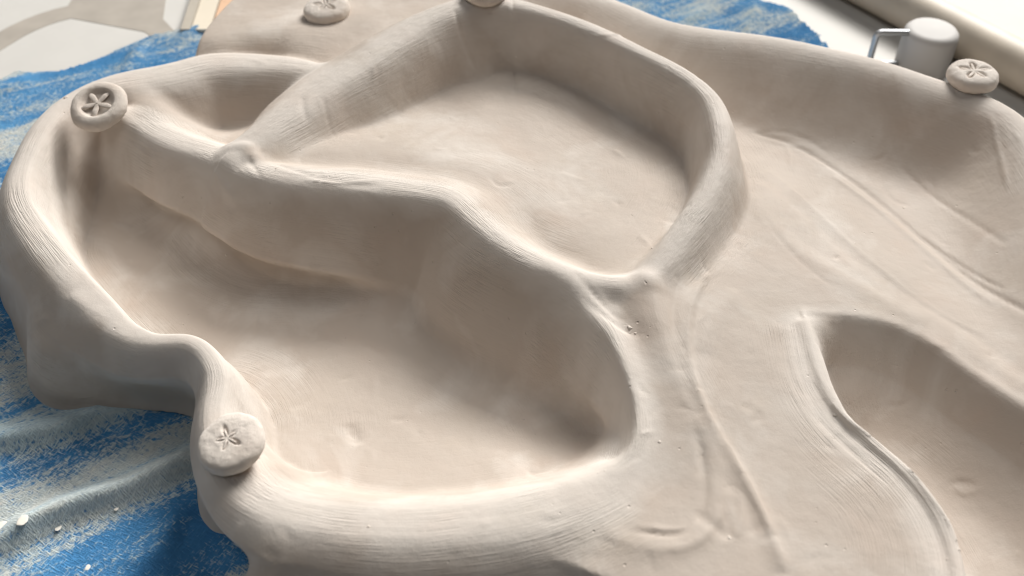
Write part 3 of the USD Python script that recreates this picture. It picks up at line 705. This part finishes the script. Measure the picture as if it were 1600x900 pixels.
for px, py, rad in ((46,830,2.0),(5,832,2.6),(92,826,1.3),(182,795,.9),(136,884,1.0)):
    wx, wy = unproj(px, py, 4)
    wz = float(map_coordinates(ch, [[(wx - ax[0]) / cs], [(wy - ay[0]) / cs]], order=1)[0])
    s_ = trimesh.creation.icosphere(3, rad)
    vv = np.array(s_.vertices); vv *= 1 + 0.35 * (meshkit.fbm(vv / rad * 1.3 + px, 2, 5)[:, None] - .5)
    vv[:, 2] *= 0.10; vv[:, 1] *= 1.25
    obj('slip_spot', ((vv + [wx, wy, wz]) / 1000, np.array(s_.faces)), M_drop, cloth, smooth=True)

# ------------------------------------------------------------------ clay discs with a five-petal star
def disc_mesh(R, th, seed, pit_r, pit_d, petal):
    """a pressed clay button: rounded rim, dished star in its top; petal: 'raised' arms in a round pit, or 'pressed' leaves"""
    nr, na = 46, 144
    rows = []
    prof = [(0.0, th)]
    t = np.linspace(0, 1, nr)[1:]
    top = [(R * 0.66 * q, th) for q in t]
    ang = np.linspace(0, math.pi, 22)[1:]
    side = [(R * 0.66 + R * 0.34 * math.sin(q), th / 2 + (th / 2) * math.cos(q)) for q in ang]
    bottom = [(R * 0.3, 0.0), (0.001, 0.0)]
    prof = np.array([(0.001, th)] + top + side + bottom)
    a = np.linspace(0, 2 * math.pi, na, endpoint=False)
    rr, zz = prof[:, 0][:, None], prof[:, 1][:, None]
    X, Y = rr * np.cos(a), rr * np.sin(a)
    Z = np.repeat(zz, na, 1)
    n = meshkit.fbm(np.stack([X / (R * .7) + seed * 5, Y / (R * .7), Z / (R * .7)], -1), 3, seed) - 0.5
    n2 = meshkit.fbm(np.stack([X / (R * .16) + seed * 5, Y / (R * .16), Z / (R * .16)], -1), 3, seed + 4) - 0.5
    k = 1 + 0.16 * n + 0.03 * n2
    X, Y = X * k, Y * k
    rad = np.hypot(X, Y); th_a = np.arctan2(Y, X)
    topm = np.clip((R * .98 - rad) / (R * .26), 0, 1); topm = topm * topm * (3 - 2 * topm) * (Z > th * .45)
    Z = Z + topm * (0.5 * n + 0.35 * n2) * 0.9
    Z = Z - topm * 0.25 * np.clip(rad / R, 0, 1) ** 2 * th * .35
    if petal == 'raised':
        Z -= topm * pit_d / (1 + np.exp((rad - pit_r) / (0.05 * R)))
    else:
        for q in range(5):
            b = 2 * math.pi * q / 5 + seed
            lx = X * math.cos(b) + Y * math.sin(b); ly = -X * math.sin(b) + Y * math.cos(b)
            jl, jd = 1 + .22 * math.sin(seed * 7.1 + q * 2.3), 1 + .45 * math.sin(seed * 3.7 + q * 4.1)
            e = ((lx - pit_r * .56 * jl) / (pit_r * .50 * jl)) ** 2 + (ly / (pit_r * .23)) ** 2
            Z -= topm * pit_d * jd * np.exp(-np.maximum(e - .35, 0) * 2.6)
    vv = np.stack([X, Y, Z], -1).reshape(-1, 3)
    M = len(prof)
    idx = np.arange(M * na).reshape(M, na)
    q = np.stack([idx[:-1], idx[1:], np.roll(idx[1:], -1, 1), np.roll(idx[:-1], -1, 1)], -1).reshape(-1, 4)
    return vv, q

def petal_mesh(L, W, Hh, base):
    """a leaf-shaped arm lying along +x from near the centre"""
    n, m = 18, 10
    vv = []
    for i in range(n):
        t = i / (n - 1)
        w = W * (0.32 + 0.68 * math.sin(math.pi * min(1, t * 0.86 + 0.08)) ** 0.9) * math.sqrt(max(0.0, 1 - max(0, (t - .8) / .2) ** 2) + 0.02)
        for j in range(m):
            b = math.pi * 2 * j / m
            vv.append((L * (0.04 + 0.96 * t), w * math.cos(b), base + Hh * (0.5 + 0.5 * math.sin(b)) * (0.75 + .25 * math.sin(math.pi * t)) + 0.12 * Hh * math.sin(9 * t + L)))
    vv = np.array(vv)
    idx = np.arange(n * m).reshape(n, m)
    q = np.stack([idx[:-1], idx[1:], np.roll(idx[1:], -1, 1), np.roll(idx[:-1], -1, 1)], -1).reshape(-1, 4)
    q = q[:, ::-1]
    c0, c1 = len(vv), len(vv) + 1
    vv = np.vstack([vv, vv[:m].mean(0), vv[-m:].mean(0)])
    tri = [(c0, idx[0, j], idx[0, (j + 1) % m]) for j in range(m)] + [(c1, idx[-1, (j + 1) % m], idx[-1, j]) for j in range(m)]
    tri = np.vstack([np.array(tri), q[:, [0, 1, 2]], q[:, [0, 2, 3]]])
    return vv, tri

def place_disc(px, py, R, th, normal, yaw, seed, label, style, pit_r, pit_d, sink=1.0, z=None):
    """centre of the top face seen at the pixel; normal: which way the face looks"""
    nrm = np.array(normal, float); nrm /= np.linalg.norm(nrm)
    c = np.array([*unproj(px, py, z), z]) if z is not None else hit(px, py)
    c = c - nrm * (th if z is not None else sink)
    xa = np.cross([0, 1, 0], nrm); xa /= np.linalg.norm(xa); ya = np.cross(nrm, xa)
    Rm = np.stack([xa, ya, nrm], 1)
    t = thing('clay_disc', label, 'clay disc', None, c / 1000)
    vv, q = disc_mesh(R, th, seed, pit_r, pit_d, style)
    obj('disc_body', ((vv @ Rm.T) / 1000, q), M_disc, t, smooth=True)
    for k in range(5):
        b = 2 * math.pi * k / 5 + (yaw if style == 'raised' else seed)
        pv, pf = petal_mesh(pit_r * (1.06 if style == 'raised' else .86), pit_r * (.19 if style == 'raised' else .09), 1.1 if style == 'raised' else .8, th - pit_d + 0.9 if style == 'raised' else th - pit_d * .95)
        co, si = math.cos(b), math.sin(b)
        pv = np.stack([pv[:, 0] * co - pv[:, 1] * si, pv[:, 0] * si + pv[:, 1] * co, pv[:, 2]], 1)
        obj('petal', ((pv @ Rm.T) / 1000, pf), M_disc, t, smooth=True)
    return t

place_disc(149,158,14.4,9,(-.06,-.33,1),-math.pi/2,1,'round clay disc with deep star pit, on the left rim corner','raised',8.0,3.4,z=61)
place_disc(355,684,12.2,9,(-.12,-.16,1),.4,2,'clay disc with small pressed flower, overhanging the bottom left rim','pressed',5.0,0.8,z=54)
place_disc(508,5,13.4,10,(-.08,-.1,1),.9,3,'clay disc with pressed flower on the back lobe behind the pool','pressed',7.2,1.3,z=58)
place_disc(1524,108,12.8,9,(.0,-.02,1),.2,4,'clay disc with pressed flower on the far right rim before the grey canister','pressed',8.6,1.6,z=63)
place_disc(757,-24,12.5,8,(0,-.1,1),.2,5,'clay disc cut off by the photo edge, on the back rim of the large pool','pressed',7,1.2,z=79)

# ------------------------------------------------------------------ things on the table behind the dish
def tube(path, r, n=20, caps=True):
    path = np.asarray(path, float)
    t = np.gradient(path, axis=0); t /= np.linalg.norm(t, axis=1, keepdims=True)
    ref = np.array([0, 0, 1.0]) if abs(t[0, 2]) < .9 else np.array([1.0, 0, 0])
    vv = []
    for p, d in zip(path, t):
        if np.linalg.norm(np.cross(ref, d)) < 1e-3:
            ref = np.array([1.0, .1, 0])
        a = np.cross(ref, d); a /= np.linalg.norm(a); b = np.cross(d, a)
        ref = b
        for j in range(n):
            q = 2 * math.pi * j / n
            vv.append(p + r * (math.cos(q) * a + math.sin(q) * b))
    vv = np.array(vv); m = len(path)
    idx = np.arange(m * n).reshape(m, n)
    q = np.stack([idx[:-1], np.roll(idx[:-1], -1, 1), np.roll(idx[1:], -1, 1), idx[1:]], -1).reshape(-1, 4)
    tri = np.vstack([q[:, [0, 1, 2]], q[:, [0, 2, 3]]])
    vv = np.vstack([vv, path[0], path[-1]])
    tri = np.vstack([tri, [(m * n, idx[0, (j + 1) % n], idx[0, j]) for j in range(n)], [(m * n + 1, idx[-1, j], idx[-1, (j + 1) % n]) for j in range(n)]])
    return vv, tri

def lathe(prof, n=64):
    a = np.linspace(0, 2 * math.pi, n, endpoint=False)
    prof = np.asarray(prof, float)
    vv = np.stack([prof[:, :1] * np.cos(a), prof[:, :1] * np.sin(a), np.repeat(prof[:, 1:], n, 1)], -1).reshape(-1, 3)
    idx = np.arange(len(prof) * n).reshape(len(prof), n)
    q = np.stack([idx[:-1], np.roll(idx[:-1], -1, 1), np.roll(idx[1:], -1, 1), idx[1:]], -1).reshape(-1, 4)
    return vv, q

# rolling pin: a long pale cylinder lying on the table
RP = 14.0
a, b = np.array(unproj(1260, -72, RP)), np.array(unproj(1760, 190, RP))
t = thing('rolling_pin', 'pale wooden rolling pin lying behind the grey canister', 'rolling pin', None, (*(a / 1000), RP / 1000))
ab = np.r_[b - a, 0]; L = np.linalg.norm(ab); dn = ab / L
rp = [0.0, .01, .02] + list(np.linspace(.03, .97, 12)) + [.98, .99, 1.0]
pv, pf = tube(np.array([ab * k for k in rp]), RP, 40)
obj('barrel', (pv / 1000, pf), M_pin, t, smooth=40)
for s_, e_ in ((0, -1), (1, 1)):
    p0 = ab * s_; hv, hf = tube(np.array([p0 + dn * e_ * k for k in (0, 4, 10, 40, 60, 66)]), 6.5, 24)
    obj('handle', (hv / 1000, hf), M_pin, t, smooth=40)

# grey canister with bent wire handle
cxy = np.array(unproj(1437, 108, 0)); CR, CH = 16.5, 29.0
t = thing('grey_canister', 'grey cylindrical canister with square bent wire handle, before the rolling pin', 'canister', None, (*(cxy / 1000), 0))
prof = [(0.01, .2), (CR - 1.5, .2), (CR - .3, 1), (CR, 2.5), (CR, CH - 5), (CR - .5, CH - 2.5), (CR - 2, CH - .8), (CR - 4.5, CH), (0.01, CH + .4)]
cvv, cq = lathe(prof)
obj('canister_body', (cvv / 1000, cq), M_grey, t, smooth=35)
def fillet(pts_, r=3.0, n=6):
    pts_ = [np.array(p, float) for p in pts_]
    o = [pts_[0]]
    for p, c, q in zip(pts_, pts_[1:], pts_[2:]):
        u0 = (p - c) / np.linalg.norm(p - c); u1 = (q - c) / np.linalg.norm(q - c)
        for k in range(n + 1):
            w = k / n
            o.append((1 - w) ** 2 * (c + u0 * r) + 2 * w * (1 - w) * c + w * w * (c + u1 * r))
    o.append(pts_[-1])
    return np.array(o)
hp = fillet([(-CR + 1, -2, 27), (-CR - 18, -2, 27), (-CR - 18, -2, 5), (-CR + 1, -2, 5)])
hv, hf = tube(hp, 2.0, 14)
obj('handle', (hv / 1000, hf), M_steel, t, smooth=True)

# thin grey ring sheet, a cast shade painted onto the table, top left
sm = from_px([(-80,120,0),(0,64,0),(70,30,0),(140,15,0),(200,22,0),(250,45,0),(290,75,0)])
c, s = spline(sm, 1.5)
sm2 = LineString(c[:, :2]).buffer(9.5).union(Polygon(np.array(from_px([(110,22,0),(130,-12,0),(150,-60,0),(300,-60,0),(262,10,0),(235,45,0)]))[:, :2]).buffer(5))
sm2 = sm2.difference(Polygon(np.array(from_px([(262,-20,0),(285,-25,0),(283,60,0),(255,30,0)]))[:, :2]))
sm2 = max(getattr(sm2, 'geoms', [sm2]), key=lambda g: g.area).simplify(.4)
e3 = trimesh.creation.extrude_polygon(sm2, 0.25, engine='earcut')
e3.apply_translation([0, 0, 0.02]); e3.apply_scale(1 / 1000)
tag(obj('painted_shade', e3, M_shade), 'grey ring-shaped smear painted in as cast shade on the white table, top left', 'shadow')

# three flat slats lying on the table behind the back lobe
for col, lb, xa, xb, hh in ((M_taupe, 'narrow taupe slat lying on the table, leftmost of three slats', 284, 300, 7), (M_cream, 'cream slat between the taupe and the terracotta slat', 301, 331, 5.5), (M_terra, 'terracotta coloured slat at the top edge, touching the back lobe', 332, 420, 6.5)):
    p0, p1 = np.array(unproj(xa - 3, 46, hh)), np.array(unproj(xb - 3, 46, hh))
    q0, q1 = np.array(unproj(xa + 32, -60, hh)), np.array(unproj(xb + 32, -60, hh))
    e4 = trimesh.creation.extrude_polygon(Polygon([p0, p1, q1, q0]).buffer(-.8).buffer(.5), hh, engine='earcut')
    c4 = e4.centroid.copy(); c4[2] = 0
    e4.apply_translation(-c4); e4.apply_scale(1 / 1000)
    t = obj('slat', e4, col)
    UsdGeom.Xformable(t).AddTranslateOp().Set(Gf.Vec3d(*[float(k) / 1000 for k in c4]))
    tag(t, lb, 'slat')
